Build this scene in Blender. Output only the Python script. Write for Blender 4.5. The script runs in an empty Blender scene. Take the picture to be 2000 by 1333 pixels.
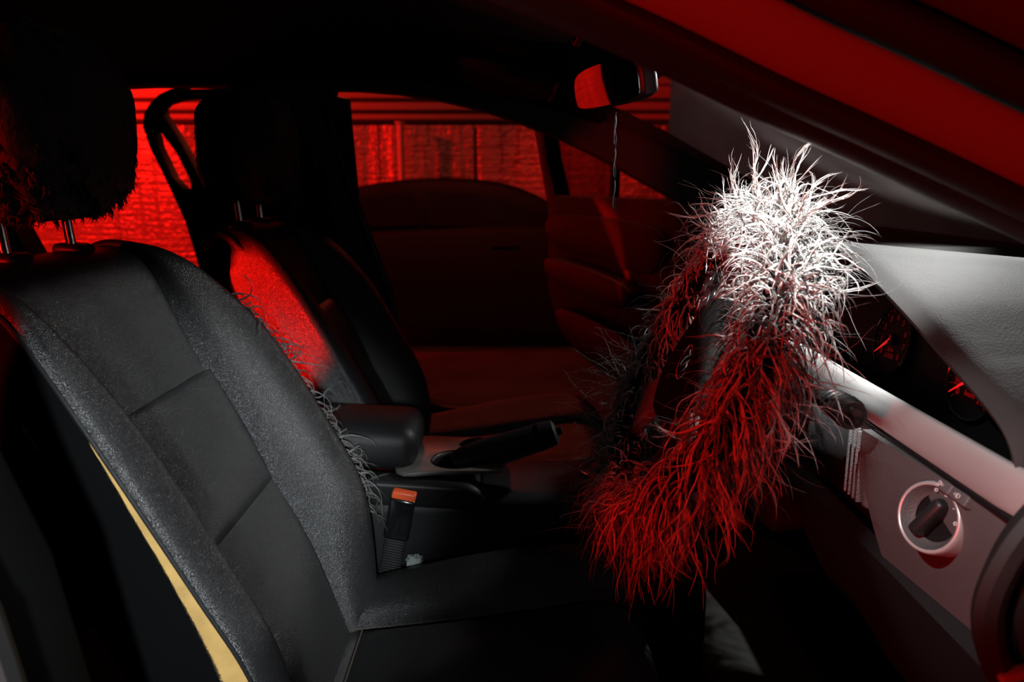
import bpy, bmesh, math, random
from mathutils import Vector, Matrix
import numpy as np

# ------------------------------------------------------------------ camera, light, exposure
# metres; X = towards the car's bonnet, Y = across the car away from the open driver's door, Z = up (0 = car floor)
scene = bpy.context.scene
COL = scene.collection
R = math.radians
cam_d = bpy.data.cameras.new('camera'); cam = bpy.data.objects.new('camera', cam_d); COL.objects.link(cam)
cam.location = (0, 0, .98); cam.rotation_euler = (R(90 - 11.8), 0, 0)
cam_d.lens = 27; cam_d.sensor_width = 36; cam_d.clip_start = .02; cam_d.clip_end = 60
cam_d.dof.use_dof = True; cam_d.dof.focus_distance = 1.02; cam_d.dof.aperture_fstop = 5.0
scene.camera = cam
vs = scene.view_settings
vs.view_transform = 'Standard'; vs.look = 'None'; vs.gamma = 1; vs.use_curve_mapping = False
vs.exposure = 0.0
world = bpy.data.worlds.new('world'); scene.world = world; world.use_nodes = True
bg = world.node_tree.nodes['Background']; bg.inputs[0].default_value = (.55, .5, .55, 1); bg.inputs[1].default_value = .0035

def lamp(name, kind, loc, target, energy, color, size=.05, cone=30, blend=.3):
    l = bpy.data.lights.new(name, kind); l.energy = energy; l.color = color
    o = bpy.data.objects.new(name, l); COL.objects.link(o); o.location = loc
    o.rotation_euler = (Vector(target) - Vector(loc)).to_track_quat('-Z', 'Y').to_euler()
    if kind == 'AREA': l.shape = 'DISK'; l.size = size
    else: l.shadow_soft_size = size
    if kind == 'SPOT': l.spot_size = R(cone); l.spot_blend = blend
    return o
RED = (1, .006, .003)
WHITE = (1, .985, .96)
# hard white strobe above the bonnet on the passenger side, shining in through the windscreen on to the driver's seat
lamp('strobe_white', 'SPOT', (1.15, 1.80, 1.44), (-.10, .62, .60), 62, WHITE, .04, 49, .3)
# snooted white strobe over the windscreen, pointing down at the top of the steering wheel
lamp('strobe_white_top', 'SPOT', (.30, .48, 1.85), (.345, 1.02, .90), 520, WHITE, .010, 30, .6)
# snooted white strobe high outside the driver's door, pointing at the light switch
lamp('strobe_white_switch', 'SPOT', (-.75, -.35, 1.75), (.43, .685, .665), 135, WHITE, .010, 9.5, .6)
# weak white fill from the open driver's door on to the near seat
lamp('strobe_white_fill', 'SPOT', (.10, -1.05, 1.22), (-.385, .757, .583), 250, (.90, .97, 1), .05, 18.6, .8)
# red strobe outside the driver's side rear door on wheel and pillar, then added spots
lamp('strobe_red_rear', 'SPOT', (-1.5, -.85, .75), (.35, .80, .82), 150, RED, .05, 42, .4)
lamp('added_red_headrest', 'SPOT', (-1.25, -.55, 1.02), (-.60, .74, .92), 110, RED, .03, 17, .6)  # added spot that puts red glints on headrest and seat shoulder
lamp('added_red_seat', 'SPOT', (-1.6, -.3, .75), (-.53, 1.44, .70), 1700, RED, .02, 9.2, .3)  # added strong spot that makes the red patch on the passenger seat
# red strobes lighting the garage wall on the far side, with added lamps among them
lamp('strobe_red_wall', 'SPOT', (-4.5, 5.6, 2.9), (-4.5, 7.6, .8), 800, RED, .15, 150, .6)
lamp('added_red_wall_end', 'SPOT', (-8.5, 5.2, 2.9), (-8.5, 7.6, .8), 500, RED, .15, 120, .6)  # added unseen lamp, brightens the wall the mirror reflects
lamp('strobe_red_front', 'SPOT', (1.0, 5.9, 2.9), (1.1, 7.6, .9), 110, RED, .15, 60, .6)
lamp('added_dim_front', 'SPOT', (3.2, 6.6, 2.9), (3.4, 9, 1.3), 130, (1, .52, .50), .15, 100, .8)  # added unseen lamp, gives the brownish tone behind the windscreen
lamp('added_dim_gap', 'POINT', (-.4, 3.7, 2.5), (0, 0, 0), 38, (1, .10, .05), .15)  # added unseen lamp as dim red ambient on parked car and ground

# ------------------------------------------------------------------ materials
def mat(name, base, rough=.5, metal=0, spec=.5, bump=None, var=None, emit=None, alpha=None, coat=0, sheen=0):
    m = bpy.data.materials.new(name); m.use_nodes = True
    nt = m.node_tree; b = nt.nodes['Principled BSDF']
    b.inputs['Base Color'].default_value = (*base, 1); b.inputs['Roughness'].default_value = rough
    b.inputs['Metallic'].default_value = metal; b.inputs['Specular IOR Level'].default_value = spec
    b.inputs['Coat Weight'].default_value = coat; b.inputs['Sheen Weight'].default_value = sheen
    tc = nt.nodes.new('ShaderNodeTexCoord')
    if var:                                             # (scale, dark factor, light factor)
        n = nt.nodes.new('ShaderNodeTexNoise'); n.inputs['Scale'].default_value = var[0]; n.inputs['Detail'].default_value = 5
        r = nt.nodes.new('ShaderNodeValToRGB')
        r.color_ramp.elements[0].position = .35; r.color_ramp.elements[1].position = .68
        r.color_ramp.elements[0].color = (*[c*var[1] for c in base], 1); r.color_ramp.elements[1].color = (*[c*var[2] for c in base], 1)
        nt.links.new(tc.outputs['Object'], n.inputs['Vector']); nt.links.new(n.outputs['Fac'], r.inputs['Fac'])
        nt.links.new(r.outputs['Color'], b.inputs['Base Color'])
    if bump:                                            # list of (kind, scale, strength, distance)
        prev = None
        for kind, sc, st, dist in bump:
            if kind == 'V':
                t = nt.nodes.new('ShaderNodeTexVoronoi'); t.inputs['Scale'].default_value = sc; out = t.outputs['Distance']
            else:
                t = nt.nodes.new('ShaderNodeTexNoise'); t.inputs['Scale'].default_value = sc; t.inputs['Detail'].default_value = 4; out = t.outputs['Fac']
            nt.links.new(tc.outputs['Object'], t.inputs['Vector'])
            bp = nt.nodes.new('ShaderNodeBump'); bp.inputs['Strength'].default_value = st; bp.inputs['Distance'].default_value = dist
            nt.links.new(out, bp.inputs['Height'])
            if prev: nt.links.new(prev.outputs['Normal'], bp.inputs['Normal'])
            prev = bp
        nt.links.new(prev.outputs['Normal'], b.inputs['Normal'])
    if emit:
        b.inputs['Emission Color'].default_value = (*emit[0], 1); b.inputs['Emission Strength'].default_value = emit[1]
    return m

def glass_mat(name, tint, dust, dust_col, scale=6, gloss=.06):
    m = bpy.data.materials.new(name); m.use_nodes = True
    nt = m.node_tree; nt.nodes.clear()
    o = nt.nodes.new('ShaderNodeOutputMaterial'); tr = nt.nodes.new('ShaderNodeBsdfTransparent'); tr.inputs[0].default_value = (*tint, 1)
    di = nt.nodes.new('ShaderNodeBsdfTranslucent'); di.inputs[0].default_value = (*dust_col, 1)
    df = nt.nodes.new('ShaderNodeBsdfDiffuse'); df.inputs[0].default_value = (*dust_col, 1)
    mx0 = nt.nodes.new('ShaderNodeMixShader'); nt.links.new(di.outputs[0], mx0.inputs[1]); nt.links.new(df.outputs[0], mx0.inputs[2])
    tc = nt.nodes.new('ShaderNodeTexCoord'); n = nt.nodes.new('ShaderNodeTexNoise'); n.inputs['Scale'].default_value = scale; n.inputs['Detail'].default_value = 6
    nt.links.new(tc.outputs['Object'], n.inputs['Vector'])
    mr = nt.nodes.new('ShaderNodeMapRange'); mr.inputs['From Min'].default_value = .3; mr.inputs['From Max'].default_value = .75
    mr.inputs['To Min'].default_value = dust*.45; mr.inputs['To Max'].default_value = dust*1.6
    nt.links.new(n.outputs['Fac'], mr.inputs['Value'])
    mx = nt.nodes.new('ShaderNodeMixShader'); nt.links.new(mr.outputs[0], mx.inputs[0]); nt.links.new(tr.outputs[0], mx.inputs[1]); nt.links.new(mx0.outputs[0], mx.inputs[2])
    gl = nt.nodes.new('ShaderNodeBsdfGlossy'); gl.inputs['Roughness'].default_value = .03
    lw = nt.nodes.new('ShaderNodeLayerWeight'); lw.inputs[0].default_value = .5
    pw = nt.nodes.new('ShaderNodeMath'); pw.operation = 'POWER'; pw.inputs[1].default_value = 5; nt.links.new(lw.outputs['Facing'], pw.inputs[0])
    fr = nt.nodes.new('ShaderNodeMath'); fr.operation = 'MULTIPLY_ADD'; fr.inputs[1].default_value = .5; fr.inputs[2].default_value = .02; nt.links.new(pw.outputs[0], fr.inputs[0])
    mx2 = nt.nodes.new('ShaderNodeMixShader'); nt.links.new(fr.outputs[0], mx2.inputs[0]); nt.links.new(mx.outputs[0], mx2.inputs[1]); nt.links.new(gl.outputs[0], mx2.inputs[2])
    nt.links.new(mx2.outputs[0], o.inputs[0])
    return m

def fur_mat(name, rough=.45, spec=.4):
    m = mat(name, (.5, .5, .5), rough, 0, spec)
    nt = m.node_tree; a = nt.nodes.new('ShaderNodeAttribute'); a.attribute_name = 'tone'
    nt.links.new(a.outputs['Color'], nt.nodes['Principled BSDF'].inputs['Base Color'])
    return m

M = dict(
    leather=mat('black_leather', (.015, .0155, .017), .34, 0, .75, [('V', 800, .7, .0010), ('N', 220, .25, .0010), ('N', 14, .14, .006)], (9, .8, 1.15)),
    leather_flat=mat('black_vinyl', (.011, .011, .012), .5, 0, .35, [('V', 700, .3, .0006)]),
    side_cloth=mat('black_side_cloth', (.0018, .0018, .002), .9, 0, .06, [('N', 400, .4, .001)]),
    fur_base=mat('dark_fur_backing', (.009, .006, .007), .7, 0, .4, [('N', 90, .8, .006), ('N', 400, .5, .002)], None, None, None, 0, .15),
    thread=mat('tan_thread', (.10, .075, .05), .7),
    foam=mat('yellow_foam', (.46, .29, .10), .9, 0, .1, [('N', 700, .5, .0010), ('N', 60, .15, .0012)], (35, .8, 1.05)),
    char=mat('scorched_fuzz', (.05, .03, .012), .95, 0, .05),
    chrome=mat('chrome', (.75, .75, .76), .12, 1),
    plastic=mat('black_plastic', (.012, .012, .013), .42, 0, .4, [('N', 600, .15, .0004)]),
    plastic_gloss=mat('black_gloss_plastic', (.008, .008, .009), .15, 0, .5),
    dash_soft=mat('dark_grey_soft_dash', (.030, .0295, .0295), .66, 0, .22, [('V', 480, .4, .0007), ('N', 30, .1, .003)], (7, .85, 1.12)),
    dash_lower=mat('dark_grey_grained_plastic', (.075, .072, .074), .55, 0, .45, [('V', 620, .55, .0009)]),
    silver=mat('satin_silver_trim', (.42, .41, .41), .34, .35, .5),
    silver_dull=mat('dull_silver_plastic', (.17, .165, .155), .42, .3, .5, None, (30, .75, 1.1)),
    orange=mat('orange_red_plastic', (.9, .12, .035), .35, 0, .5, [('N', 150, .4, .001)]),
    white_print=mat('white_print', (.6, .6, .6), .6),
    red_print=mat('lit_red_print', (.25, .01, .01), .5, 0, .3, None, None, ((1, .02, .02), .035)),
    gauge_black=mat('gauge_black', (.002, .002, .002), .55, 0, .15),
    hub_black=mat('matt_black_hub', (.003, .003, .003), .75, 0, .06, [('N', 600, .15, .0004)]),
    needle=mat('lit_red_needle', (.8, .03, .03), .4, 0, .4, None, None, ((1, .02, .02), .55)),
    headliner=mat('dark_headliner', (.012, .011, .011), .95, 0, .1, [('N', 300, .3, .001)]),
    pillar_trim=mat('grey_pillar_trim', (.045, .044, .040), .75, 0, .25, [('N', 300, .2, .0006)]),
    rubber=mat('rubber_seal', (.012, .011, .011), .5, 0, .4),
    paint=mat('dark_red_brown_paint', (.20, .16, .16), .32, 0, .5, None, None, None, None, .4),
    paint_shaded=mat('shaded_body_paint', (.05, .035, .034), .35, 0, .4),  # body paint again, its colour darkened to stand for shade
    carpet=mat('black_carpet', (.012, .012, .012), .95, 0, .1, [('N', 500, .7, .003)]),
    door_panel=mat('dark_door_panel', (.035, .030, .030), .55, 0, .4, [('V', 500, .3, .0006)]),
    ground=mat('concrete_floor', (.16, .13, .12), .6, 0, .4, [('N', 20, .3, .01)], (1.5, .6, 1.2)),
    wall_dark=mat('dark_render_wall', (.09, .085, .085), .9, 0, .2, [('N', 12, .4, .02)], (2, .7, 1.2)),
    slat_light=mat('painted_slat', (.42, .40, .38), .5),
    slat_dark=mat('dark_slat', (.03, .03, .03), .6),
    pole=mat('pale_painted_pole', (.8, .78, .75), .3, 0, .5),
    car_dark=mat('dark_car_paint', (.030, .022, .020), .6, 0, .4),
    car_glass=mat('dark_car_glass', (.05, .04, .035), .12, 0, .5),
    tyre=mat('tyre_rubber', (.015, .015, .015), .8),
    mirror=mat('mirror_glass', (.9, .9, .9), .02, 1),
    cord=mat('white_cord', (.75, .75, .75), .5),
    cord_dark=mat('dark_cord', (.03, .03, .03), .6),
    tissue=mat('crumpled_tissue', (.42, .48, .47), .8, 0, .2, [('N', 200, .8, .003)]),
    lens_red=mat('glowing_red_reflector', (.8, .02, .01), .2, 0, .5, None, None, ((1, .01, .005), .25)),  # emission added, so the reflector glows faintly by itself
    fur=fur_mat('shaggy_fur'), fur_dark=fur_mat('dark_fur', .5, .5),
    windscreen=glass_mat('dusty_windscreen', (.88, .89, .89), .06, (.55, .5, .5), 5),
    clear_glass=glass_mat('clear_glass', (.92, .92, .92), .01, (.4, .4, .4), 9),
    dusty_glass=glass_mat('dusty_tinted_glass', (.52, .48, .45), .06, (.3, .2, .17), 7),
)
def foil_material():
    m = mat('crinkled_foil', (.50, .48, .47), .38, .55, .5)
    nt = m.node_tree; b = nt.nodes['Principled BSDF']; tc = nt.nodes['Texture Coordinate']
    prev = None
    for sc, loc, st, dist in (((3, 3, 34), 1, .55, .03), ((9, 9, 1.3), 1, .5, .06), ((26, 26, 26), 1, .7, .02)):
        mp = nt.nodes.new('ShaderNodeMapping'); mp.inputs['Scale'].default_value = sc
        n = nt.nodes.new('ShaderNodeTexNoise'); n.inputs['Scale'].default_value = 1; n.inputs['Detail'].default_value = 3
        nt.links.new(tc.outputs['Object'], mp.inputs[0]); nt.links.new(mp.outputs[0], n.inputs['Vector'])
        bp = nt.nodes.new('ShaderNodeBump'); bp.inputs['Strength'].default_value = st; bp.inputs['Distance'].default_value = dist
        nt.links.new(n.outputs['Fac'], bp.inputs['Height'])
        if prev: nt.links.new(prev.outputs['Normal'], bp.inputs['Normal'])
        prev = bp
    nt.links.new(prev.outputs['Normal'], b.inputs['Normal'])
    return m
M['foil'] = foil_material()

# ------------------------------------------------------------------ helpers
def tag(o, label=None, cat=None, group=None, kind=None):
    if label: o['label'] = label
    if cat: o['category'] = cat
    if group: o['group'] = group
    if kind: o['kind'] = kind
    return o
def link(name, me, m, parent=None, smooth=40):
    o = bpy.data.objects.new(name, me); COL.objects.link(o)
    if m: me.materials.append(M[m] if isinstance(m, str) else m)
    if smooth:
        me.polygons.foreach_set('use_smooth', [True]*len(me.polygons)); me.set_sharp_from_angle(angle=R(smooth))
    if parent:
        o.parent = parent
        if parent.type == 'EMPTY': o.matrix_parent_inverse = Matrix.Translation(-parent.location)
        else: o.matrix_parent_inverse = Matrix.Identity(4)
    return o
def obj(name, vf, m, parent=None, smooth=40, fix=True):
    me = bpy.data.meshes.new(name)
    if isinstance(vf, bmesh.types.BMesh):
        bmesh.ops.recalc_face_normals(vf, faces=vf.faces[:]) if fix else None
        vf.to_mesh(me); vf.free()
    else:
        me.from_pydata([tuple(v) for v in vf[0]], [], vf[1])
        if fix:
            bm = bmesh.new(); bm.from_mesh(me); bmesh.ops.recalc_face_normals(bm, faces=bm.faces[:]); bm.to_mesh(me); bm.free()
    me.update()
    return link(name, me, m, parent, smooth)
def thing(name, label, cat, loc, group=None):
    o = bpy.data.objects.new(name, None); COL.objects.link(o); o.location = loc; o.empty_display_size = .1
    return tag(o, label, cat, group)
def join(*vfs):
    V, F = [], []
    for v, f in vfs:
        k = len(V); V += list(v); F += [tuple(i + k for i in q) for q in f]
    return V, F
def cr(pts, t):
    """Catmull-Rom through pts at index-parameter t; pts = list of tuples or floats"""
    n = len(pts); t = max(0, min(n - 1, t)); i = min(int(t), n - 2); f = t - i
    sc = not hasattr(pts[0], '__len__')
    P = [pts[max(0, min(n - 1, i + k))] for k in (-1, 0, 1, 2)]
    if sc: P = [(p,) for p in P]
    r = []
    for a, b, c, d in zip(*P):
        r.append(.5*((2*b) + (-a + c)*f + (2*a - 5*b + 4*c - d)*f*f + (-a + 3*b - 3*c + d)*f**3))
    return r[0] if sc else tuple(r)
def grid(fn, nu, nv, closeu=False):
    V = [fn(i/(nu if closeu else nu - 1), j/(nv - 1)) for j in range(nv) for i in range(nu)]
    F = []
    for j in range(nv - 1):
        for i in range(nu if closeu else nu - 1):
            a = j*nu + i; b = j*nu + (i + 1) % nu
            F.append((a, b, b + nu, a + nu))
    return V, F
def thick(vf, d):
    """give an open grid surface depth d along its vertex normals"""
    me = bpy.data.meshes.new('t'); me.from_pydata([tuple(v) for v in vf[0]], [], vf[1]); bm = bmesh.new(); bm.from_mesh(me); bpy.data.meshes.remove(me)
    bmesh.ops.recalc_face_normals(bm, faces=bm.faces[:]); bm.normal_update(); bm.verts.index_update()
    V = [v.co.copy() for v in bm.verts]; n = len(V); V += [v.co - v.normal*d for v in bm.verts]
    F = [tuple(v.index for v in f.verts) for f in bm.faces]; F += [tuple(i + n for i in f[::-1]) for f in F]
    for e in bm.edges:
        if len(e.link_faces) == 1: a, b = e.verts[0].index, e.verts[1].index; F.append((a, b, b + n, a + n))
    bm.free()
    return V, F
def tube(path, r, n=8, cap=True, closed=False, flat=None):
    """tube along a list of Vectors; r = number or list; flat=(axis vector, factor) squashes the section"""
    P = [Vector(p) for p in path]; N = len(P); rr = r if hasattr(r, '__len__') else [r]*N
    V, F = [], []
    T0 = None; nrm = None
    for i in range(N):
        a = P[(i - 1) % N] if (closed or i > 0) else P[i]; b = P[(i + 1) % N] if (closed or i < N - 1) else P[i]
        T = (b - a).normalized()
        if nrm is None:
            nrm = T.orthogonal().normalized()
        else:
            nrm = (nrm - T*nrm.dot(T))
            nrm = nrm.normalized() if nrm.length > 1e-6 else T.orthogonal().normalized()
        bi = T.cross(nrm)
        for k in range(n):
            a_ = 2*math.pi*k/n
            V.append(P[i] + (nrm*math.cos(a_) + bi*math.sin(a_))*rr[i])
    for i in range(N if closed else N - 1):
        for k in range(n):
            a, b = i*n + k, i*n + (k + 1) % n; c, d = ((i + 1) % N)*n + k, ((i + 1) % N)*n + (k + 1) % n
            F.append((a, b, d, c))
    if cap and not closed:
        F.append(tuple(range(n))[::-1]); F.append(tuple((N - 1)*n + k for k in range(n)))
    return V, F
def rbox(c, s, r=.004, rot=None, seg=3):
    bm = bmesh.new(); bmesh.ops.create_cube(bm, size=1)
    for v in bm.verts: v.co = Vector((v.co.x*s[0], v.co.y*s[1], v.co.z*s[2]))
    if r: bmesh.ops.bevel(bm, geom=bm.edges[:], offset=min(r, min(s)*.45), segments=seg, profile=.5, affect='EDGES')
    mtx = Matrix.Translation(c) @ (rot.to_4x4() if rot else Matrix.Identity(4))
    bm.transform(mtx)
    return bm
def plate(outer, holes, th, to3, bev=0):
    """flat plate with holes: 2-D loops, thickness th, to3(a, b, depth) -> 3-D"""
    bm = bmesh.new(); E = []
    for lp in [outer] + list(holes):
        vv = [bm.verts.new((p[0], p[1], 0)) for p in lp]
        E += [bm.edges.new((vv[i], vv[(i + 1) % len(vv)])) for i in range(len(vv))]
    bmesh.ops.triangle_fill(bm, use_beauty=True, use_dissolve=False, edges=E)
    fs = bm.faces[:]
    ret = bmesh.ops.extrude_face_region(bm, geom=fs)
    for v in [g for g in ret['geom'] if isinstance(g, bmesh.types.BMVert)]: v.co.z = th
    bmesh.ops.recalc_face_normals(bm, faces=bm.faces[:])
    if bev:
        bm.edges.ensure_lookup_table()
        sharp = [e for e in bm.edges if len(e.link_faces) == 2 and e.calc_face_angle() > 1.2 and abs(e.verts[0].co.z - e.verts[1].co.z) < 1e-6]
        bmesh.ops.bevel(bm, geom=sharp, offset=bev, segments=2, profile=.5, affect='EDGES')
    for v in bm.verts: v.co = Vector(to3(v.co.x, v.co.y, v.co.z))
    return bm
def smooth_loop(pts, n=5):
    out = []; N = len(pts)
    for i in range(N):
        P = [pts[(i + k) % N] for k in (-1, 0, 1, 2)]
        for j in range(n):
            f = j/n
            out.append(tuple(.5*(2*b + (-a + c)*f + (2*a - 5*b + 4*c - d)*f*f + (-a + 3*b - 3*c + d)*f**3) for a, b, c, d in zip(*P)))
    return out
def text(name, s, size, origin, xdir, ydir, m, parent, ext=.0004):
    cu = bpy.data.curves.new(name, 'FONT'); cu.body = s; cu.size = size; cu.align_x = 'CENTER'; cu.align_y = 'CENTER'; cu.extrude = ext
    t = bpy.data.objects.new(name, cu); COL.objects.link(t); bpy.context.view_layer.update()
    me = bpy.data.meshes.new_from_object(t.evaluated_get(bpy.context.evaluated_depsgraph_get()))
    bpy.data.objects.remove(t); bpy.data.curves.remove(cu)
    x = Vector(xdir).normalized(); y = Vector(ydir).normalized(); z = x.cross(y)
    me.transform(Matrix(((x.x, y.x, z.x, origin[0]), (x.y, y.y, z.y, origin[1]), (x.z, y.z, z.z, origin[2]), (0, 0, 0, 1))))
    return link(name, me, m, parent, 0)
def lathe(profile, origin, axis, n=40, xref=None):
    """profile = [(radius, height along axis)]"""
    ax = Vector(axis).normalized(); u = (Vector(xref) if xref else ax.orthogonal()); u = (u - ax*u.dot(ax)).normalized(); w = ax.cross(u); o = Vector(origin)
    return grid(lambda a, b: o + ax*profile[round(b*(len(profile) - 1))][1] + (u*math.cos(2*math.pi*a) + w*math.sin(2*math.pi*a))*profile[round(b*(len(profile) - 1))][0], n, len(profile), True)

class Fur:
    """locks of twisted strands, every strand a real tapering three-sided tube"""
    def __init__(self, seed): self.V = []; self.F = []; self.C = []; self.rng = random.Random(seed)
    def strand(self, pts, r0, tone, tip=.15):
        n = len(pts); base = len(self.V); P = np.array(pts)
        T = np.gradient(P, axis=0); T /= (np.linalg.norm(T, axis=1)[:, None] + 1e-9)
        ref = np.array((.31, .77, .55)); A = np.cross(T, ref); A /= (np.linalg.norm(A, axis=1)[:, None] + 1e-9); B = np.cross(T, A)
        for i in range(n):
            f = i/(n - 1); r = r0*(1 - f)**.6 + r0*tip if f < 1 else r0*tip*.3
            for k in range(3):
                a = 2.0944*k
                self.V.append(tuple(P[i] + (A[i]*math.cos(a) + B[i]*math.sin(a))*r)); self.C.append(tone)
        for i in range(n - 1):
            for k in range(3):
                a = base + i*3 + k; b = base + i*3 + (k + 1) % 3
                self.F.append((a, b, b + 3, a + 3))
    def lock(self, p, d, L, ns=4, br=.0016, sr=.0008, g=1.0, tone=(.5, .5, .5), seg=16, curl=.5, stiff=0., spread=1.0):
        """one lock: a wandering centre line that sags under gravity g, with ns strands twisted round it and fraying at the tip"""
        rg = self.rng; c0 = np.array(p, float); d = np.array(d, float); d /= np.linalg.norm(d)
        e1 = np.cross(d, (.2, .5, .84)); e1 /= np.linalg.norm(e1); e2 = np.cross(d, e1)
        c = [c0]; st = L/seg; dd = d.copy(); w = np.zeros(3); kick = np.zeros(3)
        for i in range(seg):
            f = (i + 1)/seg
            if rg.random() < .45: kick = np.array((rg.gauss(0, 1), rg.gauss(0, 1), rg.gauss(0, 1)))
            w = .55*w + .45*kick
            q = dd + curl*.42*w + np.array((0, 0, -g*.20*(1 if f > stiff else 0))); dd = q/np.linalg.norm(q)
            c.append(c[-1] + dd*st)
        c = np.array(c); tw = rg.choice((-1, 1))*rg.uniform(6, 14)*L/.08
        for s in range(ns):
            a0 = 6.28*s/ns + rg.uniform(-.3, .3); k0 = rg.uniform(.4, 1.1); ln = rg.uniform(.72, 1.0) if s else 1.0
            n = max(5, int(len(c)*ln)); off = []
            fray = rg.uniform(.3, 1.6)*spread; fa = rg.uniform(0, 6.28)
            for i in range(n):
                f = i/(n - 1); env = br*k0*(1 - .5*f); fr_ = br*fray*max(0, f - .66)**1.4*7
                a = a0 + tw*f; off.append((e1*math.cos(a) + e2*math.sin(a))*env + (e1*math.cos(fa) + e2*math.sin(fa))*fr_)
            t = rg.uniform(.75, 1.25); self.strand(c[:n] + np.array(off), sr*rg.uniform(.7, 1.2), tuple(min(.9, x*t) for x in tone) + (1,))
    def build(self, name, m, parent):
        me = bpy.data.meshes.new(name)
        me.vertices.add(len(self.V)); me.vertices.foreach_set('co', np.array(self.V, 'f').ravel())
        F = np.array(self.F, 'i'); me.loops.add(F.size); me.loops.foreach_set('vertex_index', F.ravel())
        me.polygons.add(len(F)); me.polygons.foreach_set('loop_start', np.arange(0, F.size, 4, dtype='i'))
        me.update(calc_edges=True); me.validate()
        a = me.color_attributes.new('tone', 'FLOAT_COLOR', 'POINT'); a.data.foreach_set('color', np.array(self.C, 'f').ravel())
        o = link(name, me, m, parent, 0); me.polygons.foreach_set('use_smooth', [True]*len(me.polygons))
        return tag(o, kind='stuff')

# ------------------------------------------------------------------ garage round the car
def quad_slab(name, c, s, m, kind='structure', r=0):
    o = obj(name, rbox(c, s, r), m, None, 30); return tag(o, kind=kind)
quad_slab('ground', (0, 3, -.30), (18, 14, .1), 'ground')
wb = quad_slab('wall_back', (-5.3, 7.72, 1.2), (13.6, .12, 3.0), 'wall_dark')
tag(quad_slab('wall_front', (4.8, 9.0, 1.2), (6.6, .12, 3.0), 'wall_dark'))
rg = random.Random(3)
# foil sheets hung side by side, each a sheet with folds
x = -12.0; k = 0
while x < 1.5:
    w = rg.uniform(.62, .95); x1 = min(x + w, 1.5); a, b, c = rg.uniform(0, 6), rg.uniform(5, 11), rg.uniform(0, 6)
    fn = lambda u, v: (x + (x1 - x)*u, 7.62 - .012*math.sin(a + b*u*(x1 - x)) - .004*math.sin(c + 41*u*(x1 - x) + 2*v) - .02*math.sin(3.1*u), -.22 + 1.72*v)
    obj('foil_sheet', thick(grid(fn, 28, 6), .006), 'foil', wb)
    x = x1 + .012; k += 1
for z, h, mm, dy in ((1.535, .035, 'slat_dark', 0), (1.575, .05, 'slat_light', .02), (1.617, .022, 'slat_dark', 0), (1.672, .07, 'slat_light', .02), (1.722, .025, 'slat_dark', 0), (1.80, .11, 'slat_light', .02), (1.93, .12, 'slat_light', .02)):
    obj('slat', rbox((-5.25, 7.63 - dy, z), (13.5, .05, h), .006), mm, wb)
t = tag(obj('wall_pole', join(tube([(-1.04, 7.4, -.25), (-1.04, 7.4, 1.5)], .032, 12), tube([(-1.04, 7.4, 1.5), (-1.04, 7.4, 1.515)], .05, 12)), 'pole'), 'pale upright pole standing before the crinkled red-lit wall', 'pole')

# dark car parked beyond the open passenger doorway
pc = thing('parked_car', 'dark parked car beyond the open passenger doorway, in front of the wall', 'car', (.1, 6.0, -.25))
PX = 1.15
to_pc = lambda a, b, d: (a + PX, 5.55 + d, b)
body = smooth_loop([(-3.1, .0), (-3.15, .35), (-2.95, .55), (-2.0, .62), (-.9, .66), (.2, .62), (.95, .5), (1.1, .2), (1.05, -.05), (-1.0, -.12)], 5)
obj('car_body', plate(body, [], 1.5, to_pc, .05), 'car_dark', pc)
cab = smooth_loop([(-2.75, .6), (-2.35, .83), (-1.6, .96), (-.8, 1.0), (-.1, .95), (.45, .80), (.8, .6), (-1.0, .58)], 5)
obj('car_cabin', plate(cab, [], 1.24, lambda a, b, d: (.03 + a*.65, 5.68 + d, b), .08), 'car_dark', pc)
for lp in ([(-2.2, .64), (-1.95, .84), (-1.15, .90), (-1.1, .66)], [(-1.0, .66), (-.98, .905), (-.35, .88), (.25, .74), (.35, .64)]):
    obj('car_window', plate(smooth_loop(lp, 1), [], .012, lambda a, b, d: (.03 + a*.65, 5.665 + d, b)), 'car_glass', pc)
for wx in (-2.3 + PX, .45 + PX):
    w = obj('road_wheel', lathe([(0, 0), (.18, 0), (.19, -.02), (.26, -.03), (.3, 0), (.3, .18), (0, .18)], (wx, 5.54, .06), (0, 1, 0), 32), 'tyre', pc)
    obj('hub_cap', lathe([(0, -.012), (.16, -.012), (.17, 0)], (wx, 5.535, .06), (0, 1, 0), 24), 'silver_dull', w)
obj('door_handle', rbox((-1.2 + PX, 5.545, .52), (.2, .03, .025), .008), 'car_dark', pc)

# ------------------------------------------------------------------ car shell (the "room")
tag(obj('floor', rbox((-.45, 1.32, .02), (2.9, 1.56, .06), .01), 'carpet'), kind='structure')
tag(obj('trim_8', rbox((-.45, 2.16, .14), (2.9, .14, .34), .03), 'door_panel'), kind='structure')      # far sill
tag(obj('trim_9', rbox((-.3, .50, -.02), (2.6, .12, .30), .03), 'paint'), kind='structure')            # near sill
# roof lining: shallow dome, header at the windscreen
def roof(u, v):
    X = -1.9 + 2.12*u; Y = .53 + 1.58*v
    z = 1.285 - .06*(abs(2*v - 1)**2.5) - .11*max(0, (X - (-.35))/.57)**1.6*(1 if X > -.35 else 0) - .07*max(0, (-1.1 - X)/.8)**2
    return (X + .03*(1 - (2*v - 1)**2)*u, Y, z)
tag(obj('ceiling', thick(grid(roof, 36, 22), -.03), 'headliner'), kind='structure')
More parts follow.
